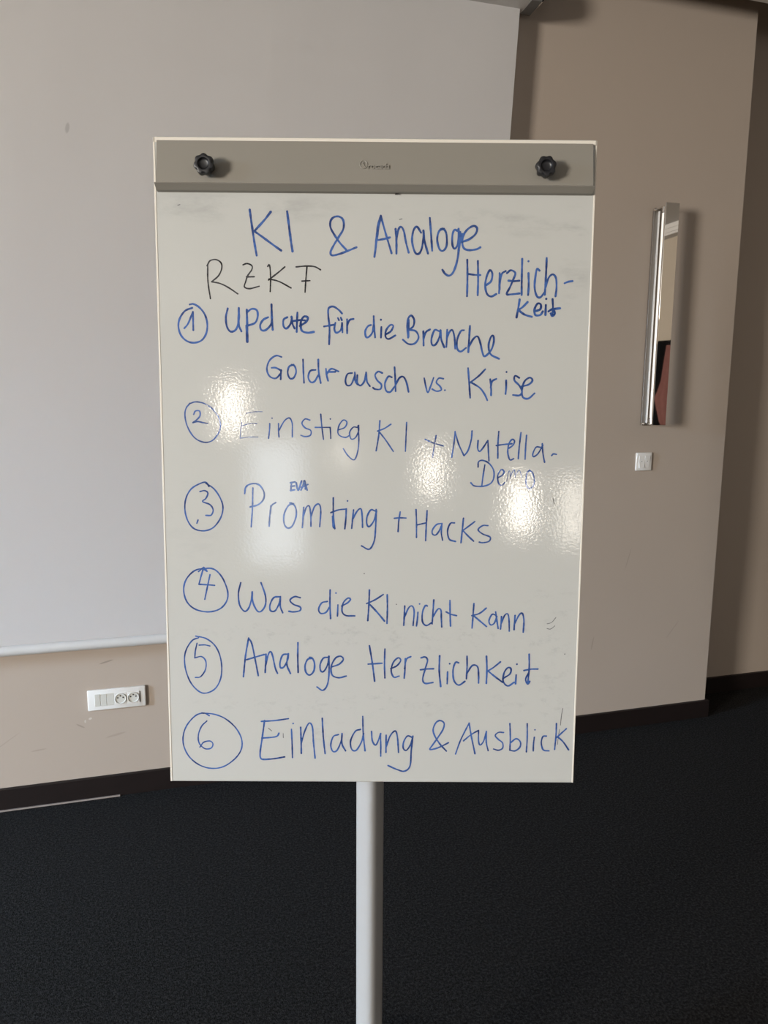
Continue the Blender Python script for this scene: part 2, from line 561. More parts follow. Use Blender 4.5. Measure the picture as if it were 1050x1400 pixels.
# ------------------------------------------------------------------ the handwriting, in millimetres from the middle of the board's top edge
WRITING = [
    ('blue capitals KI at the start of the title', 'blue', 3.65, [
        [(-199.4, -110.4), (-197.3, -127.1), (-194.9, -144.7), (-192.4, -162.4), (-189.3, -180.8)],
        [(-165.9, -113.4), (-176.3, -126.2), (-192.5, -143.4)],
        [(-192.5, -143.4), (-180, -152), (-163.4, -163.8), (-149.8, -173.1)],
        [(-139.9, -112.8), (-137.4, -133), (-134.6, -155.5), (-131.8, -174.2)],
    ]),
    ('blue ampersand in the title', 'blue', 3.28, [
        [(-45.8, -171), (-56.5, -159.7), (-66.5, -145.3), (-71.1, -135.7), (-70.5, -126.1), (-64.8, -120.6), (-56.5, -120.2), (-50.5, -125.9), (-50.5, -138.8), (-58.1, -151.7), (-66.5, -165.3), (-70.9, -175), (-68.2, -179.9), (-56.5, -177.5), (-41.4, -171.9), (-29.4, -167)],
    ]),
    ('blue word Analoge in the title', 'blue', 3.28, [
        [(-0.6, -181.6), (1.4, -164.1), (3.9, -138.3), (7.2, -123.9), (9.4, -118.1)],
        [(9.8, -119), (5.9, -135.1), (2.7, -157.7), (-0.2, -178.7)],
        [(9.1, -118.1), (17, -144.7), (26.9, -175.9)],
        [(6, -155.4), (15.3, -153.7), (24, -151.4)],
        [(32.9, -138.1), (34.4, -157.4), (34.6, -176.2)],
        [(34.4, -155.8), (37, -140.7), (41.2, -134.8), (46, -141.2), (49.8, -158.9), (54.3, -174.7)],
        [(73.7, -143.6), (66.9, -134.6), (61.3, -141.1), (59.5, -157.2), (64, -173.4), (69.8, -176.6), (75, -168.4), (78.1, -147.4), (77.4, -141)],
        [(77.4, -140.3), (79.6, -157.1), (85.2, -175.8)],
        [(87.4, -121), (89.8, -147.3), (91.8, -171.2)],
        [(110.4, -137.5), (102.7, -140.8), (99.6, -153.7), (103.2, -168.2), (109.2, -171.4), (114.8, -163.3), (114.2, -145.5), (109.4, -137.5), (104.7, -138.2)],
        [(132.1, -140.6), (127.1, -139), (123.9, -147.1), (124.1, -161.6), (127.6, -168), (132.5, -161.5), (134.2, -143.8), (133.1, -138)],
        [(133.7, -137.3), (134.6, -163.1), (132.3, -185.8), (126.5, -203.8), (119.9, -210), (113.2, -207.1), (108.7, -201)],
        [(136.2, -142.1), (137.3, -150.2), (134.9, -166.4)],
        [(139.6, -145.3), (137.1, -156.6)],
        [(139.8, -157.3), (150.8, -153.3), (160.6, -145.2), (163.1, -136.5), (158, -132.6), (148.8, -137.2), (141.6, -146.9), (139.8, -158.2), (142.7, -167.3), (151.1, -170.1), (162.8, -168.7), (169.1, -165.5)],
    ]),
    ('blue word Herzlich with a hyphen below the title', 'blue', 3.28, [
        [(148.4, -185.1), (149.2, -211.8), (149.1, -241.9)],
        [(165.5, -186.9), (166.5, -214.9), (166.3, -240.1)],
        [(150.8, -207.2), (160.3, -208.4), (170, -208.7)],
        [(179.5, -224.6), (187.4, -218), (189.2, -206.6), (185.3, -201), (180.5, -209.9), (178.1, -224.6), (181.1, -237.7), (188, -242.2), (196.3, -238.2)],
        [(200.9, -205.5), (201, -224.4), (200.7, -236.9)],
        [(201.5, -231), (201.9, -217.9), (204.6, -206.4), (210.6, -202.2)],
        [(212.7, -205.4), (219, -200.8), (226.1, -205.3), (222.7, -216.1), (218, -227.6), (213.2, -238.1), (221.6, -238.4), (233.7, -237)],
        [(215.3, -217.1), (224.4, -217.7), (232.9, -217)],
        [(236.6, -182.8), (236.7, -211.1), (237.2, -239.3)],
        [(247.3, -205.1), (248.2, -224.1), (247.6, -239.2)],
        [(246.8, -186.6)],
        [(265, -201.1), (260.9, -198.5), (258.6, -210.9), (257.8, -227.3), (261.5, -240.4), (267.3, -243), (273.9, -235.4)],
        [(275.9, -181.5), (275.5, -210.8), (274.6, -238.7)],
        [(275.3, -227.2), (279.9, -212.4), (286.4, -206.8), (291.7, -212.3), (293.2, -227), (292, -241.2)],
        [(306.1, -220.4), (312.1, -218.1), (318.8, -217)],
    ]),
    ('small blue syllable keit under the hyphenated word', 'blue', 3.53, [
        [(234.3, -246.5), (232.4, -260.3), (230, -274.9)],
        [(247.3, -250.4), (239.1, -258.7), (232.4, -263)],
        [(232.4, -263), (242.8, -270.2), (254.7, -273.7)],
        [(258.9, -265.1), (267.9, -261.7), (268.7, -254.2), (263.3, -252.9), (258.8, -261.8), (260.4, -270.7), (268.2, -270.7), (272.4, -265)],
        [(276.9, -255.1), (276.7, -270.6)],
        [(277.2, -245.2)],
        [(287.4, -245.5), (288.5, -259.9), (287.5, -271.5)],
        [(281.6, -264.9), (287.2, -261.6), (300, -259.9)],
        [(288.5, -259.9), (291.8, -268.2), (287.6, -272.2), (285.1, -268.2)],
    ]),
    ('thin black capitals RZKF under the title', 'black', 2.39, [
        [(-267.9, -197), (-268.1, -221.4), (-264.6, -248.8)],
        [(-268.9, -197.6), (-264.1, -189.8), (-254.7, -187.8), (-246.7, -192.6), (-245.6, -201.7), (-251.1, -213.1), (-262.1, -222.3)],
        [(-262.1, -222.3), (-248, -225.2), (-234.7, -231.6), (-220.4, -241)],
        [(-211.3, -195.6), (-204.6, -193.6), (-197.3, -196.8), (-197.3, -202.9), (-204.2, -212.8), (-207.7, -222.6), (-209.5, -230.1), (-201.1, -232.7), (-185.9, -228.9)],
        [(-206.2, -214.4), (-193.5, -214)],
        [(-171.8, -197.9), (-168.8, -195.6), (-167.3, -214.1), (-168.2, -237)],
        [(-144.3, -198.3), (-155.5, -207.5), (-170.7, -219)],
        [(-170, -217.4), (-153.9, -221.2), (-134.5, -231.2)],
        [(-126.2, -198.2), (-110.1, -196.8), (-96.7, -197.6), (-87, -202.4)],
        [(-108.8, -197.4), (-110.9, -220.2), (-112.1, -237.6)],
        [(-117, -220.3), (-104.2, -219.5)],
    ]),
    ('blue number 1 in a circle', 'blue', 3.02, [
        [(-294.2, -263.5), (-306.1, -268.5), (-314.9, -280.8), (-317.2, -294), (-313.2, -307.3), (-303.9, -316.2), (-292.1, -318.7), (-280.2, -314.7), (-272.5, -303.6), (-270.5, -288.7), (-274.2, -273.9), (-282.4, -263.1), (-291.7, -257.6), (-298.1, -258.3)],
        [(-307.8, -295.9), (-301.5, -288.3), (-293.3, -269.8)],
        [(-293.3, -269.8), (-293.3, -283.9), (-293.3, -298.8)],
    ]),
    ('blue word Update', 'blue', 3.4, [
        [(-237, -264.1), (-240.3, -278.6), (-238.5, -293.5), (-232.5, -300.7), (-224, -296.7), (-219.4, -281.8), (-219.1, -263.3)],
        [(-219.1, -263.3), (-219.8, -288.4), (-215.6, -299.9)],
        [(-206.3, -265.8), (-206, -291.6), (-206, -316.8)],
        [(-207.4, -290.9), (-206.7, -316.8)],
        [(-206.4, -270.1), (-198.2, -264.5), (-190.1, -266.7), (-188.9, -276.6), (-193.4, -286.5), (-205.3, -290.9)],
        [(-172.1, -277.5), (-179.9, -281.5), (-185, -289.8), (-183.4, -297.4), (-176.7, -298), (-168.1, -289.7), (-165.6, -278.1)],
        [(-166.4, -257.3), (-166, -278.1), (-164.8, -297.2)],
        [(-141, -277.2), (-147.1, -281.2), (-147.2, -291.2), (-142.5, -295.1), (-136, -287.8), (-133.6, -277.2)],
        [(-134.2, -276.2), (-132.6, -287.7), (-129.3, -295)],
        [(-124.7, -269.9), (-125.5, -284.4), (-126, -300.3)],
        [(-131.6, -283.1), (-120.8, -281.7), (-112.3, -282)],
        [(-120.8, -291), (-110.6, -284.3), (-107.9, -277.7), (-114, -276), (-119.1, -284.3), (-118.1, -297.6), (-109, -301.5), (-98.2, -300.1)],
    ]),
    ('blue word für', 'blue', 3.02, [
        [(-52.5, -270.7), (-58.2, -264.8), (-66.6, -259.9), (-74.1, -262.6), (-74.8, -274.1), (-72.8, -293.9), (-73.5, -319.5)],
        [(-81.6, -291.4), (-73.5, -290), (-64, -288.2)],
        [(-63.3, -285.6), (-65, -295.5), (-61.6, -301.2), (-54.8, -297.1), (-52.5, -287.2)],
        [(-52.5, -285.5), (-51.8, -300.4)],
        [(-59.2, -278), (-57.5, -281.3)],
        [(-54.5, -277.3), (-52.8, -281.2)],
        [(-44.4, -279.8), (-44.3, -302)],
        [(-44.4, -290.4), (-40.3, -281.1), (-33.9, -279.1)],
    ]),
    ('blue word die before the word Branche', 'blue', 3.15, [
        [(-5.8, -288.5), (-10.8, -290.8), (-14.9, -298.5), (-13.5, -307.5), (-9.1, -307.4), (-3.3, -300.1), (-1, -286.8)],
        [(-1.4, -274.6), (-0.7, -290.1), (1.1, -308)],
        [(11.2, -291.7), (10.6, -308.3)],
        [(10.4, -280.1)],
        [(18.7, -303.2), (26.5, -298.2), (30.5, -289.9), (25.7, -288.3), (19, -296.6), (18, -306.6), (23.2, -310.5), (34, -304.8)],
    ]),
    ('blue word Branche', 'blue', 3.15, [
        [(54.7, -308), (53.2, -289.7), (54.4, -278.1), (59.4, -273.1), (64.2, -279.7), (63, -289.7), (56.3, -295.7)],
        [(55.4, -279.8), (55.4, -307)],
        [(56.3, -295.7), (67.1, -297.9), (71.7, -307.8), (65.7, -317.2), (55.5, -318.3), (46.2, -311.4)],
        [(79.3, -297.8), (80, -320.4)],
        [(79.8, -311.1), (83.4, -299.5), (90.1, -294.8)],
        [(105.1, -297.6), (97.6, -296), (92.7, -309.4), (93.9, -319.3), (99.6, -318.6), (105.3, -307.6), (107.1, -296)],
        [(107.1, -296), (108.7, -310.9), (113.7, -323.2)],
        [(118, -295.2), (117.5, -310.8), (117, -322.5)],
        [(117.5, -309.2), (121.4, -299.2), (126.4, -295.8), (130, -307.4), (131.4, -325.1)],
        [(145.1, -295.7), (140, -297.4), (134.5, -310.7), (134.8, -325), (140.6, -329.7), (149, -323.9)],
        [(154.8, -289), (153.8, -308.9), (152.9, -330.6)],
        [(153.4, -322.3), (160.6, -309.5), (167.4, -305.5), (172, -315.5), (175.7, -330.4), (179.9, -337.1), (189.9, -327), (194, -313.6), (192.8, -304), (188.8, -307), (185.7, -320.4), (189.4, -333.7), (203.2, -340.9)],
    ]),
    ('blue word Goldrausch', 'blue', 2.9, [
        [(-151, -340.4), (-160.2, -338.5), (-170.5, -346.2), (-175, -359.6), (-170.7, -371.4), (-160.6, -374.7), (-152, -366.2)],
        [(-167.2, -357.9), (-160.4, -357.9), (-151.2, -362.5)],
        [(-151.9, -361.2), (-152.7, -376.3)],
        [(-131.4, -352.6), (-138.9, -356), (-141.1, -366.1), (-137.7, -374.5), (-131.6, -373.8), (-127.4, -364.3), (-129.7, -355), (-134.8, -352.7)],
        [(-116.1, -344.2), (-115.5, -364.3), (-114.6, -381.7)],
        [(-95.7, -360.8), (-104.3, -362.5), (-107.7, -372.6), (-103.7, -380.3), (-97.5, -379.3), (-91.3, -369.1)],
        [(-91.2, -344), (-90.6, -364.1), (-87.3, -381.9)],
        [(-78.7, -359), (-77.7, -369), (-75.3, -378.1)],
        [(-78, -368), (-70.2, -358.9), (-58.3, -362.9)],
        [(-76.3, -364), (-63.4, -363.6)],
        [(-36.1, -365.4), (-43.6, -367.1), (-47, -377.2), (-44.6, -385), (-37.8, -383.9), (-32, -370.4), (-31.7, -364.4)],
        [(-31.7, -364.4), (-31, -377.1), (-27.5, -383.8)],
        [(-27.6, -368.7), (-27.6, -380.5), (-22.4, -385.5), (-16.3, -378.7), (-13.9, -366.9)],
        [(-13.3, -364.2), (-11.9, -378.7), (-7, -386.4)],
        [(13.3, -365.1), (6.5, -362.8), (1.4, -368.5), (4.9, -376.9), (11.7, -383.6), (10.1, -391), (1.5, -391.1), (-1.9, -388.7)],
        [(28.7, -371.7), (22.9, -370.7), (17.5, -381.9), (19.7, -393.6), (26.5, -395.3), (33.3, -386.8)],
        [(33, -355.5), (34.2, -373.3), (35.1, -394.2)],
        [(34.6, -385.1), (40.7, -373.3), (47.5, -370.9), (52.7, -379.9), (56.3, -395.1)],
    ]),
    ('blue abbreviation vs.', 'blue', 2.77, [
        [(81.7, -373), (84.2, -384.8), (87.8, -395.9), (92.1, -386.4), (97, -372.2)],
        [(113.1, -373.5), (105.6, -372.8), (101.6, -379.6), (107.5, -385.6), (109.9, -391.4), (102.5, -393.8), (94.9, -390.4)],
        [(115.8, -392)],
    ]),
    ('blue word Krise', 'blue', 3.02, [
        [(153.1, -356.4), (155.2, -379.2), (157.4, -403.9)],
        [(181.1, -357.9), (170.4, -369), (156.3, -379.9)],
        [(158.6, -379.2), (172.5, -387.6), (180.6, -397.6), (185.6, -407.8)],
        [(189.6, -373.9), (191.4, -389.1), (191.6, -399.9)],
        [(190.6, -387.4), (192.8, -377.3), (199.5, -373.2)],
        [(215.7, -375.5), (216, -387.3), (215.2, -397.4)],
        [(216, -362)],
        [(237.1, -371.3), (230.2, -367.9), (229.3, -375.4), (237.4, -383.7), (242.2, -393.8), (237.9, -399.6), (227.6, -399)],
        [(239.9, -385.4), (252.8, -381.9), (258.8, -375.2), (254.2, -370.8), (245.8, -376.9), (242.1, -390.5), (243.8, -402.3), (252.8, -404.6), (262.8, -396.1)],
    ]),
    ('blue number 2 in a circle', 'blue', 2.39, [
        [(-301.2, -415.8), (-307.9, -423.9), (-310.2, -434.8), (-307.8, -450.1), (-300.6, -465.4), (-290.5, -475.6), (-276.9, -479.6), (-264.8, -475.5), (-255.3, -463.4), (-252.3, -451.5), (-255.4, -437.9), (-265.5, -424.3), (-279, -415.9), (-292.6, -413.7), (-302.9, -417.1)],
        [(-295.8, -434), (-292.9, -428.6), (-286.1, -428.5), (-285.6, -436.4), (-291.5, -443.2), (-297.8, -447.7), (-289.9, -445.6), (-281.3, -447.2), (-273.5, -448.5)],
    ]),
    ('letter E on the second item, thinned to stand in for the glare over it', 'blue', 1.2, [  # glare put into the stroke width: same ink, thinner line
        [(-217.2, -446.1), (-219.1, -459.8), (-220.4, -472.4)],
        [(-210.1, -431.8), (-197.1, -429.3), (-183.4, -428.9)],
        [(-216.3, -451.9), (-204.2, -448.4), (-192.2, -448.3)],
        [(-220.4, -472.4), (-204.5, -470.3), (-190.8, -470.2)],
    ]),
    ('blue letters instieg after the thin E', 'blue', 2.27, [
        [(-171.3, -448.2), (-172.1, -461.2), (-173.6, -472.5)],
        [(-167.4, -439.3)],
        [(-156.9, -448.1), (-157, -459.4), (-156.4, -470)],
        [(-156.3, -459.4), (-147.5, -444), (-138.9, -438.8), (-134.5, -447.3), (-134.3, -459.2), (-134.4, -469.8)],
        [(-105.3, -442), (-113.2, -440.3), (-118.4, -447.2), (-113.3, -454.6), (-104, -459), (-104.8, -466.9), (-113.4, -469), (-120.2, -467)],
        [(-87.5, -432.3), (-85.8, -452.1), (-83.1, -473.3)],
        [(-96.8, -453.9), (-84.1, -453.8), (-72.1, -453.7)],
        [(-72.1, -453.7), (-71.4, -462.2), (-71.1, -471.8)],
        [(-71.7, -440)],
        [(-59.3, -458), (-48, -453.5), (-44.6, -445), (-50.4, -441.6), (-57.3, -450.2), (-59.4, -462.2), (-54.9, -467.9), (-46.3, -469.9), (-40.1, -466.5)],
        [(-27.4, -453.4), (-34.3, -453.4), (-40.1, -462), (-37.7, -472.3), (-30.8, -470.5), (-25.6, -460.2), (-25, -450)],
        [(-26.4, -450.7), (-24.9, -470.5), (-26.3, -491.1), (-32.4, -506.6), (-42.8, -499.8), (-50.4, -488.5)],
    ]),
    ('thin blue capitals KI on the second item', 'blue', 2.39, [
        [(9.7, -442.2), (7.8, -466.9), (3.8, -491.6)],
        [(27.9, -447.9), (17.3, -454.8), (6, -459.3)],
        [(7.7, -459.3), (19.2, -473.6), (32.1, -492.4)],
        [(53.7, -444.7), (52.9, -466.6), (52.1, -492)],
    ]),
    ('thin blue plus sign on the second item', 'blue', 2.39, [
        [(84.3, -472.2), (98.5, -478.3), (114.5, -483)],
        [(102.5, -465.9), (99.6, -483.4), (97.1, -501.3)],
    ]),
    ('blue word with a hyphen at the end of the second item', 'blue', 2.52, [
        [(133.7, -459.2), (132, -479.8), (128.9, -501.5)],
        [(133.7, -460.2), (139.9, -479.7), (148.9, -498.6)],
        [(149.6, -498.6), (155.7, -489.9), (160.5, -472.7), (161.6, -458)],
        [(171.9, -473.7), (171.5, -486.4), (174.7, -491.5), (179.8, -486.3), (187.5, -474.3)],
        [(188.1, -473.6), (189.2, -489.7), (190.6, -507)],
        [(205.7, -458.7), (204.8, -479.3), (205.1, -502.4)],
        [(202.1, -481.7), (214.2, -479.9), (228, -478.5)],
        [(223, -486.1), (229.7, -480.9), (232, -474), (227.8, -471.6), (222.8, -479.2), (221.4, -493), (225.2, -505), (231.4, -503.2)],
        [(242.3, -460.2), (240.2, -482.5), (239, -503.2)],
        [(251.7, -464.6), (250.6, -484.2), (250.4, -503.8)],
        [(274.8, -484), (267.9, -484.1), (263, -494.4), (264.2, -499.6), (271.6, -494.4), (279.1, -480.5)],
        [(278, -478.1), (279.6, -494.3), (282.8, -508.8)],
        [(294.2, -497.7), (296.9, -494.9), (301.8, -495.6)],
    ]),
    ('thin letter m in the middle of the word Demo', 'blue', 1.26, [
        [(220.9, -540.7), (223.3, -525.8), (225.7, -524), (226.7, -537.9)],
        [(227, -532.7), (232.6, -521.2), (235.3, -534.4)],
        [(236.2, -529.2), (241.3, -522.2), (246.1, -534.3)],
    ]),
    ('blue letters D and e of the word Demo', 'blue', 2.52, [
        [(183.9, -513.9), (181.5, -531.2), (179.7, -547.9)],
        [(172.8, -517.4), (173.4, -508.8), (180.2, -506.3), (190.7, -511.1), (198.6, -522.5), (198.9, -536.3), (193.2, -545.1), (181.2, -549.3), (167.3, -548.7), (161.2, -543.5)],
        [(205.2, -535.3), (213.7, -530.3), (216, -524.1), (211.1, -521.7), (205.7, -531.1), (207.1, -543.2), (212.4, -547.4), (217.5, -543.2)],
    ]),
    ('blue letter o at the end of the word Demo', 'blue', 2.52, [
        [(258.6, -522.1), (254.2, -527.3), (252.9, -541.2), (256, -550.9), (262.9, -550.9), (266.8, -541.1), (263.9, -527.3), (259.3, -523.1)],
    ]),
    ('blue number 3 in a circle', 'blue', 2.39, [
        [(-273.2, -552.5), (-278.3, -545.5), (-288.7, -548), (-302.8, -556.8), (-311.8, -572.5), (-314, -591.8), (-309.2, -611), (-299.1, -623.3), (-283.5, -626.7), (-267.7, -621.3), (-255.2, -605.4), (-250.7, -587.9), (-254.6, -572.2), (-264.7, -556.6), (-278.3, -546.9)],
        [(-288.3, -560.9), (-280.3, -559.4), (-275.2, -563.6), (-278.8, -572.3), (-284.2, -577.6), (-272.1, -582.8), (-267.1, -591.5), (-270.7, -600.3), (-279.4, -600.7)],
        [(-292.5, -608.5), (-294.7, -614.1)],
    ]),
    ('blue word Promting', 'blue', 2.65, [
        [(-200.5, -554.4), (-201.7, -587.6), (-204.2, -619.5)],
        [(-214.2, -563.9), (-211.9, -552.8), (-202.2, -547.5), (-190.1, -549.2), (-182.2, -561.3), (-183.4, -573.5), (-192.2, -582.3), (-205.5, -586.2)],
        [(-170.7, -583.9), (-173, -601.4), (-174.2, -618.3)],
        [(-172.2, -597.9), (-169.7, -583.9), (-162.7, -578.6)],
        [(-133.1, -580.2), (-141.8, -583.7), (-148.9, -597.8), (-149.1, -613.6), (-143.2, -621.3), (-135.2, -617), (-129.1, -601.2), (-129.7, -587.2), (-134.9, -580.2), (-139.4, -579.2)],
        [(-116.5, -586.4), (-117.6, -604.6), (-118.8, -620.1)],
        [(-117.6, -602.9), (-112.3, -587), (-107.1, -584.2), (-104.7, -597.5), (-104.5, -617.9)],
        [(-104, -601), (-98.4, -585.2), (-91.4, -580.6), (-88, -590.4), (-89.8, -618.5)],
        [(-67.1, -570), (-67.1, -597.3), (-64.7, -621.9)],
        [(-68.5, -600.8), (-67.5, -618.4), (-64.3, -621.2)],
        [(-71.3, -594.9), (-58.4, -590.2), (-46.2, -588.8)],
        [(-45.5, -588.4), (-46.2, -604.2), (-47.9, -621.8)],
        [(-43.4, -575.1)],
        [(-33.3, -590.1), (-35, -605.9), (-36.4, -621)],
        [(-35, -605.9), (-27.1, -591.8), (-21.1, -588.3), (-19, -600.5), (-18.3, -619.2)],
        [(2.6, -591.6), (-4.4, -589.9), (-10.6, -600.5), (-11.3, -612.8), (-7.1, -618), (0.9, -607.4), (5, -591.6)],
        [(4.3, -589.2), (3.4, -621.5), (1.1, -642.7), (-6.9, -656.2), (-19.9, -650.6)],
    ]),
    ('tiny blue capitals EVA above the third item', 'blue', 2.9, [
        [(-136.3, -544.7), (-137.5, -558.6)],
        [(-138.1, -545.4), (-130.4, -543.9)],
        [(-137.4, -551.3), (-131.2, -550.5)],
        [(-138.2, -558.2), (-131.2, -557.1)],
        [(-128.7, -545.3), (-125.3, -557.8), (-119.7, -542.5)],
        [(-120.8, -557.4), (-117.3, -550.5), (-114.8, -541.8), (-110.4, -557.4)],
        [(-119.8, -552.9), (-109.3, -548)],
        [(-113.8, -545.2), (-113.5, -555.6)],
    ]),
    ('blue plus sign on the third item', 'blue', 2.77, [
        [(44.4, -593.1), (42.1, -608.9), (41.2, -626.2)],
        [(34.7, -603.7), (44.5, -602.9), (54.2, -603.2)],
    ]),
    ('blue word Hacks', 'blue', 2.65, [
        [(70.8, -588.8), (71.8, -610.5), (72.1, -635.9)],
        [(89.3, -590.7), (88.2, -615.7), (87.5, -641.1)],
        [(72.5, -614.7), (88.2, -611.1)],
        [(114.4, -612), (105.7, -613.8), (98.8, -622.7), (98.9, -629.8), (104.2, -631.5), (110, -624.4), (114.4, -613.1)],
        [(114.4, -612), (113.6, -627.9), (115.9, -640.3)],
        [(135.3, -610.9), (128.4, -611.9), (124, -624.3), (127.1, -638.4), (137.6, -642.3)],
        [(150.2, -603), (148.5, -624.2), (146.8, -644.3)],
        [(169.2, -608.5), (158.2, -617.1), (148.5, -624.2)],
        [(149.5, -623.5), (158.5, -632.9), (167.8, -641.4)],
        [(191.3, -615.1), (182.6, -615.2), (175.1, -622.2), (182.9, -629.3), (195.3, -634.5), (193.7, -641.6), (183.2, -644.1), (177.3, -643.1)],
    ]),
    ('blue number 4 in a circle', 'blue', 2.52, [
        [(-279.7, -695.1), (-288.4, -691.2), (-302.5, -695.9), (-315.1, -710.3), (-319.4, -728.3), (-314.3, -748), (-300.5, -760.6), (-279.4, -765.1), (-259.9, -760.3), (-248, -747.6), (-245.2, -731.4), (-251.9, -710), (-262.1, -695.7), (-272.6, -690.4), (-286.6, -691.2)],
        [(-284.8, -688.7), (-289.3, -703), (-293.5, -717.7)],
        [(-293.5, -717.7), (-280.2, -718.4), (-267.2, -719.4)],
        [(-274.5, -701.1), (-279.5, -722.7), (-284.2, -743.5)],
        [(-293.7, -695.9), (-284.8, -689.4), (-279.3, -695.5)],
    ]),
    ('blue word Was', 'blue', 2.77, [
        [(-223.1, -714.5), (-227.3, -733.1), (-225.5, -752.9), (-217.5, -763.7), (-210.4, -758.3), (-205.6, -743.8), (-204, -730.1)],
        [(-204, -730.1), (-203.2, -747.4), (-196.3, -762.5), (-189.3, -763.6), (-182.1, -752.7), (-181.9, -736.5), (-189, -714.3)],
        [(-157.2, -738.2), (-167.8, -740), (-174.3, -752.7), (-173.4, -762.4), (-165.6, -762.4), (-158.4, -749), (-156.5, -738.1)],
        [(-156.5, -738.1), (-157, -754.4), (-152.9, -765.9)],
        [(-123, -739.8), (-132.6, -738), (-140.4, -744.2), (-134.4, -751.4), (-123.1, -756), (-123.9, -762.1), (-134.5, -764.4), (-142.6, -763.3)],
    ]),
    ('blue word die on the fourth item', 'blue', 2.77, [
        [(-77.2, -746), (-86.7, -748.6), (-92.1, -759.4), (-88.6, -766.7), (-79.7, -764.8), (-72.6, -753.9)],
        [(-72.6, -726.2), (-73, -750.3), (-71.9, -775.6)],
        [(-59.5, -752), (-60.3, -771.2)],
        [(-62.7, -731.5)],
        [(-53.2, -753.8), (-43.3, -748.3), (-38.3, -742.2), (-42.6, -740.1), (-50.4, -748.4), (-52.5, -762.8), (-46.1, -770.1), (-30.9, -770.7)],
    ]),
    ('blue capitals KI on the fourth item', 'blue', 2.9, [
        [(-6.3, -725.8), (-7.2, -753.6), (-8.9, -778.9)],
        [(17, -733.6), (3.3, -742.7), (-10.8, -749.3)],
        [(-8, -748.2), (7, -764.3), (19.5, -779.5)],
        [(23.8, -733.9), (24.3, -757), (23.7, -783.5)],
    ]),
    ('blue word nicht', 'blue', 2.77, [
        [(53.6, -753.2), (53, -769.5), (52.2, -786.6)],
        [(53.1, -773.2), (60, -756.8), (66, -753.2), (69.6, -762.2), (68.1, -786.9)],
        [(76, -764), (75.4, -774.8), (73.8, -787.6)],
        [(78.7, -749.5)],
        [(91.8, -753), (88.3, -752.3), (83.8, -763.9), (84, -780.2), (90.5, -786.8), (99.3, -782)],
        [(102.6, -742.2), (101.5, -763.8), (100.4, -783.8)],
        [(100.9, -772.9), (109.6, -758.4), (114.9, -760.1), (115.8, -774.6), (116.8, -789.2)],
        [(129.9, -743.4), (130.6, -767.3), (131.7, -787.6)],
        [(123.8, -763), (132.7, -767.3), (141.6, -769.4)],
    ]),
    ('blue word kann', 'blue', 2.77, [
        [(170.6, -748.3), (169.6, -768.9), (168.3, -790.7)],
        [(191.7, -756.1), (180.6, -765.2), (167.5, -769.3)],
        [(170, -768.9), (180.8, -777.9), (192.8, -788)],
        [(209, -768.7), (201.9, -766.9), (196.8, -777.8), (199.8, -785.1), (205.8, -782.2), (210.1, -770.5)],
        [(207.8, -762.6), (210.3, -777.8), (212.7, -791.2)],
        [(217.9, -770.5), (217.5, -781.4), (216.7, -792.3)],
        [(217.5, -783.2), (223.2, -768.6), (228.5, -766.1), (230.9, -777.7), (231.7, -795.8)],
        [(240.9, -768.5), (240.2, -780.5), (239.8, -793.3)],
        [(240.3, -783.1), (248, -767.4), (253.3, -765.2), (256.1, -777.5), (255.6, -797.5)],
    ]),
    ('blue number 5 in an oval', 'blue', 2.39, [
        [(-296.3, -810.2), (-307, -815), (-316.9, -829.7), (-320.9, -846.2), (-318.9, -868.2), (-310.5, -890.3), (-296.6, -905.1), (-284.1, -907.2), (-269.7, -899.4), (-260.4, -882.7), (-257.8, -860.6), (-261.3, -838.6), (-269.9, -822.1), (-283.9, -811.3), (-300.8, -807.3)],
        [(-299, -819.7), (-302.1, -833.3), (-303.4, -845.4)],
        [(-303.4, -845.4), (-291.7, -843.1), (-284.7, -851.5), (-285.8, -866.2), (-294.2, -878.4), (-303.2, -879.9)],
        [(-295.5, -823), (-285.9, -822.6), (-277.1, -824.4)],
    ]),
    ('blue word Analoge on the fifth item', 'blue', 2.9, [
        [(-211.2, -810.2), (-217, -842), (-221.1, -878.1)],
        [(-211.2, -810.2), (-206, -820), (-201, -845.6), (-195.7, -876.1)],
        [(-215.3, -848.2), (-201, -843.7), (-184.9, -838.9)],
        [(-182, -838.2), (-182.9, -854.7), (-183.8, -870.5)],
        [(-183, -858.4), (-178.5, -840), (-174.2, -833.7), (-170.7, -841.8), (-166.6, -862), (-162.8, -871.9)],
        [(-145, -838), (-153.6, -839.8), (-158.3, -852.7), (-157.4, -861.9), (-151.3, -860), (-145.1, -847.1), (-144, -837.2)],
        [(-144, -837.2), (-146.6, -856.3), (-140.7, -872.1)],
        [(-127.5, -817.8), (-128, -845.2), (-127.5, -870.2)],
        [(-103.1, -845.1), (-110.9, -847), (-115.6, -858), (-113.9, -870.2), (-107.5, -874.6), (-100.7, -867.2), (-99.5, -854.3), (-103.1, -845.1), (-108, -843.7)],
        [(-76.3, -843.1), (-84.5, -845), (-89.9, -856.1), (-88.9, -867.1), (-83.5, -867.8), (-77.1, -856), (-74.6, -841.3)],
        [(-75.3, -841.3), (-74.6, -867), (-77.5, -891.1), (-85.4, -901.5), (-95.4, -895.6)],
        [(-71, -860.4), (-57.5, -855.2), (-50.3, -846.7), (-55, -841.2), (-63.9, -844.9), (-71, -859.6), (-69.3, -874.4), (-58.5, -879.1), (-45.3, -876.1)],
    ]),
    ('blue word Herzlichkeit on the fifth item', 'blue', 2.9, [
        [(-5.9, -822.6), (-0.7, -853.8), (3.3, -885.1)],
        [(20.5, -828.3), (20, -855.5), (20.8, -879.1)],
        [(-7.9, -854.9), (3.9, -854.1), (15.7, -853.3)],
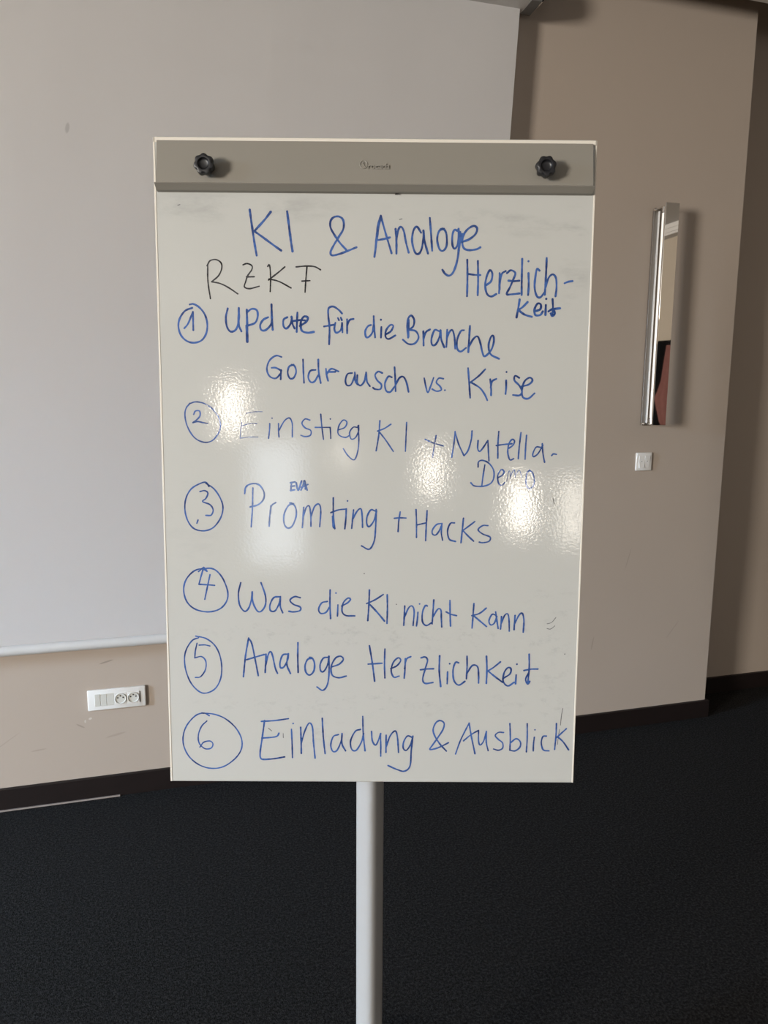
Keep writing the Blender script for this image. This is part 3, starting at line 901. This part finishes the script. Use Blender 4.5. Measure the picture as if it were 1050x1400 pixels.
        [(30.7, -862.8), (41.4, -857.2), (47.7, -848), (43.1, -843.6), (34.9, -851.8), (31.5, -866.5), (36.2, -877.6), (45.1, -875.7)],
        [(55.6, -845), (55, -864.5), (53.8, -879.3)],
        [(54.3, -862.7), (57.4, -846.1), (64.8, -841.3)],
        [(82.3, -843.4), (89.4, -841.9), (93.4, -847.8), (89.7, -862.5), (85.6, -881), (90, -888.4), (103.2, -886.8)],
        [(81.5, -864.4), (93.3, -862.9), (104, -862.5)],
        [(114, -839.6), (113.7, -866.1), (116.6, -893.8)],
        [(128, -867.9), (127.8, -879), (127.6, -888.6)],
        [(131.4, -853.5)],
        [(146.7, -851.9), (141.3, -851.2), (137.3, -864.1), (139, -882.6), (147.4, -891.1), (158, -884.4)],
        [(160.7, -840.1), (161.1, -858.5), (160.4, -879.9)],
        [(160.6, -871.4), (170, -856.6), (179, -858.4), (181.1, -873.2), (181.4, -887.2)],
        [(193.9, -839.9), (195.2, -863.9), (194.7, -887.9)],
        [(218.1, -849.7), (205.8, -860.1), (195.3, -866.8)],
        [(197, -865.7), (208, -874.9), (222.6, -885.9)],
        [(222.8, -879.2), (234.7, -871), (236.3, -861.8), (230.9, -860), (224.7, -869.2), (223.6, -884), (231.7, -892.2), (242.3, -885.8)],
        [(245.5, -872.8), (245.1, -882.1), (244.9, -888.4)],
        [(246.4, -853.7)],
        [(266.7, -835.9), (267.4, -861.7), (265.7, -888.3)],
        [(258.6, -864.7), (270.3, -862.4), (282.5, -862)],
        [(266.9, -869), (261.9, -880.2), (265.7, -888.7), (269.1, -883.8)],
    ]),
    ('blue number 6 in a circle', 'blue', 2.39, [
        [(-280.7, -947.8), (-290.2, -943), (-304.7, -947.9), (-319.5, -964.8), (-326.4, -983.6), (-325.8, -1002.4), (-317.2, -1021.3), (-301.3, -1035.6), (-281.5, -1042.4), (-259.7, -1040), (-239.6, -1026.6), (-227.4, -1009.6), (-225.7, -990.7), (-235.1, -970.1), (-252.8, -953.3), (-272.3, -945.1), (-293.8, -943)],
        [(-285.2, -957.2), (-294.3, -966.6), (-300.1, -981.6), (-299.3, -996.7), (-289.8, -1006.8), (-279, -1006), (-275.6, -998.4), (-280.5, -993.2), (-291.4, -995.5), (-298.1, -1004.2)],
    ]),
    ('blue word Einladung', 'blue', 2.77, [
        [(-185.9, -956), (-190.3, -986.8), (-194.2, -1013.2), (-193.3, -1023.8), (-187.1, -1026), (-169, -1024.5), (-152, -1021.3)],
        [(-191.4, -957.5), (-168.3, -955.9), (-144.9, -952.4)],
        [(-191, -987.5), (-172.2, -985.9), (-164.3, -983.6), (-161.3, -978.4)],
        [(-139.7, -971.5), (-138.8, -997.8), (-138.3, -1022.4)],
        [(-136.7, -961)],
        [(-123.8, -967.7), (-123.2, -994), (-123, -1014.8)],
        [(-122.9, -995.9), (-116.3, -973.3), (-109, -960.1), (-103.6, -967.6), (-101.9, -993.9), (-99.2, -1023.4)],
        [(-86.6, -951.4), (-84.9, -984.4), (-81.8, -1015)],
        [(-58.6, -980.5), (-67.6, -984.3), (-72, -999.4), (-68.4, -1010.8), (-61.1, -1008.8), (-53.9, -991.8), (-52.5, -978.6)],
        [(-52.5, -978.6), (-52.5, -997.5), (-46.3, -1009.9)],
        [(-20.7, -971), (-29.8, -974.8), (-37.7, -991.7), (-35.8, -1006.8), (-27.9, -1008.7), (-18.9, -993.5), (-15.3, -978.5)],
        [(-16.9, -947.7), (-16, -978.5), (-12.7, -1009.8)],
        [(-1.6, -974.6), (-0.1, -991.6), (5.7, -999.1), (10.7, -989.6), (14.3, -978.3)],
        [(13.6, -979.1), (14.4, -997.2), (14.5, -1019.1)],
        [(23.7, -981.3), (23.4, -997.1), (23.5, -1012.3)],
        [(23.5, -1002.8), (30.9, -982), (39.5, -973.7), (43.2, -985.7), (45.3, -1012.2)],
        [(68.5, -984.9), (60.5, -982.6), (54.1, -993.2), (53.5, -1004.6), (59, -1008.3), (66.1, -997.7), (69.6, -983.7)],
        [(69.9, -982.6), (67.3, -1008.3), (65.4, -1036.7), (55.7, -1046.3), (43, -1043.3), (27.3, -1036.1)],
    ]),
    ('blue ampersand on the sixth item', 'blue', 2.77, [
        [(128.2, -1009.5), (116.7, -996.7), (107.5, -981.7), (104.8, -970.4), (109, -959.1), (116.1, -954.6), (123.4, -959.1), (121.8, -970.3), (113, -985.4), (104.1, -998.7), (99.5, -1006.6), (109.6, -1005.1), (120.4, -1000.5), (131.5, -994.4)],
    ]),
    ('blue word Ausblick', 'blue', 2.65, [
        [(144.2, -1014.8), (152.8, -989), (166.7, -958.9)],
        [(166.7, -958.9), (170.7, -981.4), (177.9, -1014.2)],
        [(157.5, -990.9), (170.7, -979.5), (183.2, -971.9)],
        [(183.2, -971.9), (183.6, -990.8), (186.6, -998.3), (192.6, -990.7), (196.9, -973.7)],
        [(196.9, -973.7), (197, -992.6), (200.6, -1008.5)],
        [(226.6, -975.5), (217.6, -975.5), (212.3, -981.2), (217.9, -988), (225.3, -994.4), (225.5, -1003.8), (218.4, -1007.6), (210, -1005.4)],
        [(237, -959.3), (238.4, -983), (238.3, -1007.5)],
        [(238.7, -994.3), (248.6, -986.7), (256, -992.3), (255.5, -1001.8), (247.4, -1008.6), (238.3, -1007.5)],
        [(267, -959.5), (267.7, -984.7), (267, -1010.4)],
        [(280, -983.9), (278.9, -996), (278.9, -1008.5)],
        [(280.7, -970.4)],
        [(300.9, -981.6), (294.8, -982.7), (292.3, -994.1), (296.3, -1006.5), (306.1, -1008.4)],
        [(317.5, -958.9), (317.3, -982.6), (315.8, -1005.7)],
        [(334.9, -968.2), (326.1, -976.9), (318.4, -984.5)],
        [(320.1, -982.6), (330.2, -992), (340.2, -1006.3)],
    ]),
    ('dark speck trail crossing the last letter of Ausblick', 'speck', 1.26, [
        [(327.5, -931.9), (325.7, -945), (324.5, -961.9)],
        [(323.3, -969.4), (321.6, -982.6), (320.6, -996.6)],
    ]),
    ('short dark dash inside the letter E of the sixth item', 'speck', 1.26, [
        [(-179.3, -969.8), (-173.9, -974.3)],
    ]),
    ('tiny dark tick beside the letter E of the sixth item', 'speck', 1.26, [
        [(-154.1, -979.1), (-153.9, -986.6)],
    ]),
    ('tiny black dot above the fourth item', 'speck', 2.02, [
        [(-15.2, -697.9)],
    ]),
    ('faint curved scratches right of the word kann', 'speck', 1.26, [
        [(296, -791.1), (302, -791.8), (309, -786.3)],
        [(295.7, -782.8), (303.4, -780.2), (310.3, -771.8)],
    ]),
    ('tiny dark dot near the right edge beside the fifth item', 'speck', 2.02, [
        [(327.7, -835.6)],
    ]),
    ('tiny dark dot between the words KI and nicht', 'speck', 2.02, [
        [(39.4, -750.4)],
    ]),
    ('short dark scratch at the right edge beside the third item', 'speck', 1.26, [
        [(299, -568.8), (301, -577.6)],
    ]),
    ('tiny dark dash near the left edge under the clamp bar', 'speck', 1.26, [
        [(-313.4, -104.6), (-310.1, -103.6)],
    ]),
    ('tiny dark dash above the word Analoge in the title', 'speck', 1.26, [
        [(39.1, -123.6), (43.1, -122.6)],
    ]),
]


def catmull(pts, step):
    p = [Vector(q) for q in pts]
    if len(p) == 2:
        k = max(2, int((p[1] - p[0]).length / step))
        return [p[0].lerp(p[1], i / k) for i in range(k + 1)]
    ext = [2 * p[0] - p[1]] + p + [2 * p[-1] - p[-2]]
    res = []
    for i in range(1, len(ext) - 2):
        p0, p1, p2, p3 = ext[i - 1:i + 3]
        k = max(2, int((p2 - p1).length / step))
        for j in range(k):
            t = j / k
            res.append(0.5 * (2 * p1 + (p2 - p0) * t + (2 * p0 - 5 * p1 + 4 * p2 - p3) * t * t + (3 * p1 - p0 - 3 * p2 + p3) * t ** 3))
    res.append(p[-1])
    return res


def stroke(bm, pts, width, lift):
    """A flat marker stroke with round ends and slightly uneven width, lying on the board's face."""
    h = width / 2
    if len(pts) == 1:
        c, n_ = Vector(pts[0]), 14
        out = [c + Vector((h * 1.05 * math.cos(2 * math.pi * k / n_), h * 1.05 * math.sin(2 * math.pi * k / n_))) for k in range(n_)]
    else:
        q = catmull(pts, 1.2)
        ph = random.uniform(0, 6.28)
        L, R_ = [], []
        for i, c in enumerate(q):
            d = q[min(i + 1, len(q) - 1)] - q[max(i - 1, 0)]
            d = d.normalized() if d.length > 1e-6 else Vector((1, 0))
            nrm = Vector((-d.y, d.x))
            hw = h * (1 + 0.09 * math.sin(i * 0.31 + ph) + 0.05 * math.sin(i * 0.83 + 2 * ph))
            L.append(c + nrm * hw)
            R_.append(c - nrm * hw)

        def cap(c, d, hw):
            a0 = math.atan2(d.y, d.x)
            return [c + Vector((math.cos(a0 + t), math.sin(a0 + t))) * hw for t in [math.pi / 2 - math.pi * k / 6 for k in range(1, 6)]]
        d1 = (q[-1] - q[-2]).normalized()
        d0 = (q[0] - q[1]).normalized()
        e1 = cap(q[-1], d1, h)
        e0 = cap(q[0], d0, h)
        # ribbon quads, then the two round ends as fans
        y = -(lift + 0.00012)
        vl = [bm.verts.new((v.x / 1000, y, v.y / 1000)) for v in L]
        vr = [bm.verts.new((v.x / 1000, y, v.y / 1000)) for v in R_]
        for i in range(len(q) - 1):
            bm.faces.new((vl[i], vl[i + 1], vr[i + 1], vr[i]))
        bm.faces.new([vl[-1]] + [bm.verts.new((v.x / 1000, y, v.y / 1000)) for v in e1] + [vr[-1]])
        bm.faces.new([vr[0]] + [bm.verts.new((v.x / 1000, y, v.y / 1000)) for v in e0] + [vl[0]])
        return
    y = -(lift + 0.00012)
    bm.faces.new([bm.verts.new((v.x / 1000, y, v.y / 1000)) for v in out])


def writing(label, colour, width, strokes):
    bm = bmesh.new()
    for k, s in enumerate(strokes):
        stroke(bm, s, width * random.uniform(0.95, 1.05), 0.000012 * k)
    for f in bm.faces:
        f.normal_update()
        if f.normal.y > 0:
            f.normal_flip()
    kind = 'marker_speck' if colour == 'speck' else 'marker_writing'
    me = bpy.data.meshes.new(kind)
    bm.to_mesh(me)
    bm.free()
    me.materials.append(M[colour])
    o = bpy.data.objects.new(kind, me)
    COL.objects.link(o)
    o.parent = panel
    o['label'] = label
    return o


for item in WRITING:
    writing(*item)

# ------------------------------------------------------------------ projection screen on the wall
SY = -0.08
scr = empty('projection_screen', (0.0, 0.0, 0.60))
tag(scr, 'grey-white pull-down projection screen hanging on the wall behind the flipchart', 'projection screen')


def lift(bm, dz=-0.60):
    bmesh.ops.translate(bm, vec=(0, 0, dz), verts=bm.verts[:])
    return bm


# fabric: its right edge draws in slightly below the roller
bm = bmesh.new()
rows = 24
grid = []
for i in range(rows + 1):
    z = 2.96 + (0.63 - 2.96) * i / rows
    t = i / rows
    xr = 1.286 - 0.128 * t + 0.02 * t * t
    grid.append([bm.verts.new((-1.75 + (xr + 1.75) * j / 30, SY - 0.0004 * math.sin(j * 0.9 + i * 0.2), z)) for j in range(31)])
for a, b in zip(grid, grid[1:]):
    for j in range(30):
        bm.faces.new((a[j], a[j + 1], b[j + 1], b[j]))
bmesh.ops.solidify(bm, geom=bm.faces[:], thickness=0.0008)
fab = obj('screen_fabric', bm, M['screen'], scr)
fab.location = (0, 0, -0.60)
bm = bmesh.new()
prism(bm, [(SY + 0.016 * math.cos(a) * (1.0 if math.cos(a) < 0 else 0.8), 0.628 + 0.0185 * math.sin(a)) for a in [2 * math.pi * k / 28 for k in range(28)]], 'X', -1.78, 1.175)
bb = obj('bottom_bar', lift(bm), M['screen_bar'], scr, True, 40)
bm = prism(bmesh.new(), [(-0.066, 2.927), (-0.145, 2.930), (-0.165, 2.945), (-0.172, 2.975), (-0.165, 3.010), (-0.14, 3.035), (-0.03, 3.04), (-0.03, 2.94), (-0.045, 2.93)],
           'X', -1.80, 1.300)
cas = obj('screen_casing', lift(bm), M['casing'], scr, True, 25)
bm = prism(bmesh.new(), [(-0.062, 2.9255), (-0.146, 2.9285), (-0.167, 2.944), (-0.174, 2.975), (-0.167, 3.011), (-0.14, 3.037), (-0.028, 3.042), (-0.028, 2.938), (-0.045, 2.928)],
           'X', 1.300, 1.338)
cap = obj('end_cap', lift(bm), M['cap'], scr, True, 25)
bm = prism(bmesh.new(), [(-0.060, 2.9235), (-0.147, 2.927), (-0.169, 2.943), (-0.176, 2.975), (-0.169, 3.012), (-0.14, 3.039), (-0.026, 3.044), (-0.026, 2.936), (-0.045, 2.926)],
           'X', 1.338, 1.343)
obj('cap_rim', lift(bm), M['chrome'], cap, True, 25)
bm = B(1.349, 1.360, -0.030, -0.0015, 2.950, 2.972)
obj('bracket', lift(bm), M['black_plastic'], scr)

# ------------------------------------------------------------------ mirror wall lamp
LX, LZ0, LZ1 = 1.972, 1.400, 2.295
lamp = empty('wall_lamp', (LX, 0.0, 0.5 * (LZ0 + LZ1)))
tag(lamp, 'tall narrow wall lamp with a mirror front and a white tube, above the light switch', 'wall lamp')
zc = 0.5 * (LZ0 + LZ1)


def rel(bm):
    bmesh.ops.translate(bm, vec=(-LX, 0, -zc), verts=bm.verts[:])
    return bm


obj('back_plate', rel(B(1.9595, 2.020, -0.010, 0.0, LZ0 - 0.004, LZ1 - 0.004, bevel=0.002)), M['brushed'], lamp)
bm = B(1.9782, 1.9802, -0.022, -0.010, LZ0 + 0.006, LZ1 - 0.012, bevel=0.001, seg=1)
obj('reflector_lip', rel(bm), M['plastic'], lamp)
bm = cyl(bmesh.new(), (1.9795, -0.050, zc), (0, 0, 1), 0.0085, LZ1 - LZ0 - 0.055, 24)
tb = obj('fluorescent_tube', rel(bm), M['tube'], lamp, True, 40)
for z in (LZ0 + 0.014, LZ1 - 0.014):
    s = 1 if z < zc else -1
    bm = cyl(bmesh.new(), (1.9795, -0.050, z), (0, 0, 1), 0.0105, 0.024, 24, bevel=0.002)
    box(bm, 1.9735, 1.9855, -0.093, -0.010, z - s * 0.012 - 0.003, z - s * 0.012 + 0.003)
    obj('tube_holder', rel(bm), M['chrome'], lamp, True, 40)
mr = obj('mirror_front', rel(B(1.9465, 2.0115, -0.104, -0.094, LZ0, LZ1 + 0.001, bevel=0.001, seg=1)), M['mirror'], lamp)
mr['label'] = 'narrow mirror front'
for z in (LZ0 + 0.002, LZ1 - 0.008):
    bm = cyl(bmesh.new(), (1.958, -0.018, z), (0, 1, 0), 0.006, 0.014, 20, bevel=0.002)
    obj('plate_screw', rel(bm), M['chrome'], lamp, True, 40)

# ------------------------------------------------------------------ light switch
SX, SZ = 1.985, 1.237
sw = empty('light_switch', (SX, 0, SZ))
tag(sw, 'small square white light switch on the wall below the mirror lamp', 'light switch')
bm = B(-0.040, 0.040, -0.010, 0.0, -0.040, 0.040, bevel=0.004, seg=3)
obj('cover_plate', bm, M['plastic'], sw, True, 40)
bm = prism(bmesh.new(), [(-0.009, 0.026), (-0.012, 0.026), (-0.0125, -0.001), (-0.0165, -0.026), (-0.009, -0.026)], 'X', -0.026, -0.0015)
rk = obj('rocker', bm, M['plastic'], sw)
rk['label'] = 'left rocker, pressed at its foot'
bm = prism(bmesh.new(), [(-0.009, 0.026), (-0.0165, 0.026), (-0.0125, 0.001), (-0.0115, -0.026), (-0.009, -0.026)], 'X', 0.0015, 0.026)
rk = obj('rocker', bm, M['plastic'], sw)
rk['label'] = 'right rocker, pressed at its head'
for x, z in ((-0.014, 0.001), (0.014, 0.002)):
    bm = cyl(bmesh.new(), (x, -0.0125, z), (0, 1, 0), 0.0016, 0.003, 12)
    obj('pilot_dot', bm, M['hole'], sw)

# ------------------------------------------------------------------ wall outlet
OX, OZ = -0.239, 0.387
out = empty('wall_outlet', (OX, 0, OZ))
tag(out, 'long white wall outlet plate with two round sockets, low under the projection screen', 'wall outlet')
bm = B(-0.103, 0.103, -0.010, 0.0, -0.040, 0.040, bevel=0.004, seg=3)
obj('cover_plate', bm, M['plastic'], out, True, 40)
for k, (a, b) in enumerate(((-0.078, -0.058), (-0.057, -0.036), (-0.035, -0.010))):
    bm = B(a, b, -0.0115, -0.008, -0.0235, 0.0235, bevel=0.001, seg=1)
    obj('blank_module', bm, M['plastic_edge'], out)
bm = bmesh.new()


def socket(cx):
    sk = obj('socket', B(cx - 0.0225, cx + 0.0225, -0.0115, -0.008, -0.0235, 0.0235, bevel=0.001, seg=1), M['plastic'], out)
    bm = bmesh.new()
    # raised round rim around a shallow well
    lathe(bm, [(0.0205, 0.010), (0.0205, 0.0140), (0.0192, 0.0150), (0.0178, 0.0140), (0.0172, 0.0122), (0.002, 0.0120)], (cx, 0, 0), (0, -1, 0), 40)
    obj('socket_well', bm, M['plastic_edge'], sk, True, 40)
    for dx, dz in ((-0.0095, 0.0035), (0.0095, 0.0035), (0.0, 0.0105)):
        obj('pin_hole', cyl(bmesh.new(), (cx + dx, -0.0122, dz), (0, 1, 0), 0.0028, 0.002, 14), M['hole'], sk)


bm.free()
socket(0.0125)
socket(0.0580)
obj('side_slot', B(0.0815, 0.0835, -0.0112, -0.008, -0.021, 0.021), M['hole'], out)


# ------------------------------------------------------------------ stand-in cloths for unknown dark and reddish shapes in the lamp's mirror
def cloth_standin(name, y0, y1, z1, x, mat, label, slant=0.0, folds=5):
    bm = bmesh.new()
    nx, nz = 40, 12
    g = []
    for i in range(nz + 1):
        t = i / nz
        z = z1 * (1 - t) + 0.02 * t
        row = []
        for j in range(nx + 1):
            s = j / nx
            yy = y0 + (y1 - y0) * s + slant * (1 - s) * math.sin(math.pi * min(1, t * 1.15))
            row.append(bm.verts.new((x - 0.02 * math.sin(s * folds * 6.283), yy, z)))
        g.append(row)
    for a, b in zip(g, g[1:]):
        for j in range(nx):
            bm.faces.new((a[j], a[j + 1], b[j + 1], b[j]))
    bmesh.ops.solidify(bm, geom=bm.faces[:], thickness=0.003)
    o = obj(name, bm, mat, None, True, 60)
    return tag(o, label, 'cloth_standin')


cloth_standin('cloth_standin', -3.95, -3.02, 2.05, XR - 0.05, M['black_cloth'], 'black stand-in cloth for an unknown dark shape in the mirror of the wall lamp')
# a red stand-in cloth cut to the reddish shape in the mirror, its edge running out to a point at about 1.5 m
bm = bmesh.new()
edge = [(2.00, -3.205), (1.82, -3.234), (1.69, -3.252), (1.59, -3.295), (1.55, -3.325), (1.52, -3.335), (1.42, -3.288), (1.32, -3.246), (1.22, -3.17), (1.10, -3.12)]
g = []
for z, y0 in edge:
    g.append([bm.verts.new((XR - 0.095 - 0.008 * math.sin(j * 1.9), y0 + (-3.03 - y0) * j / 10, z)) for j in range(11)])
for a, b in zip(g, g[1:]):
    for j in range(10):
        bm.faces.new((a[j], a[j + 1], b[j + 1], b[j]))
bmesh.ops.solidify(bm, geom=bm.faces[:], thickness=0.003)
tag(obj('red_cloth_standin', bm, M['red_cloth'], None, True, 60), 'dusty red stand-in cloth for an unknown reddish shape in the lamp mirror', 'cloth')
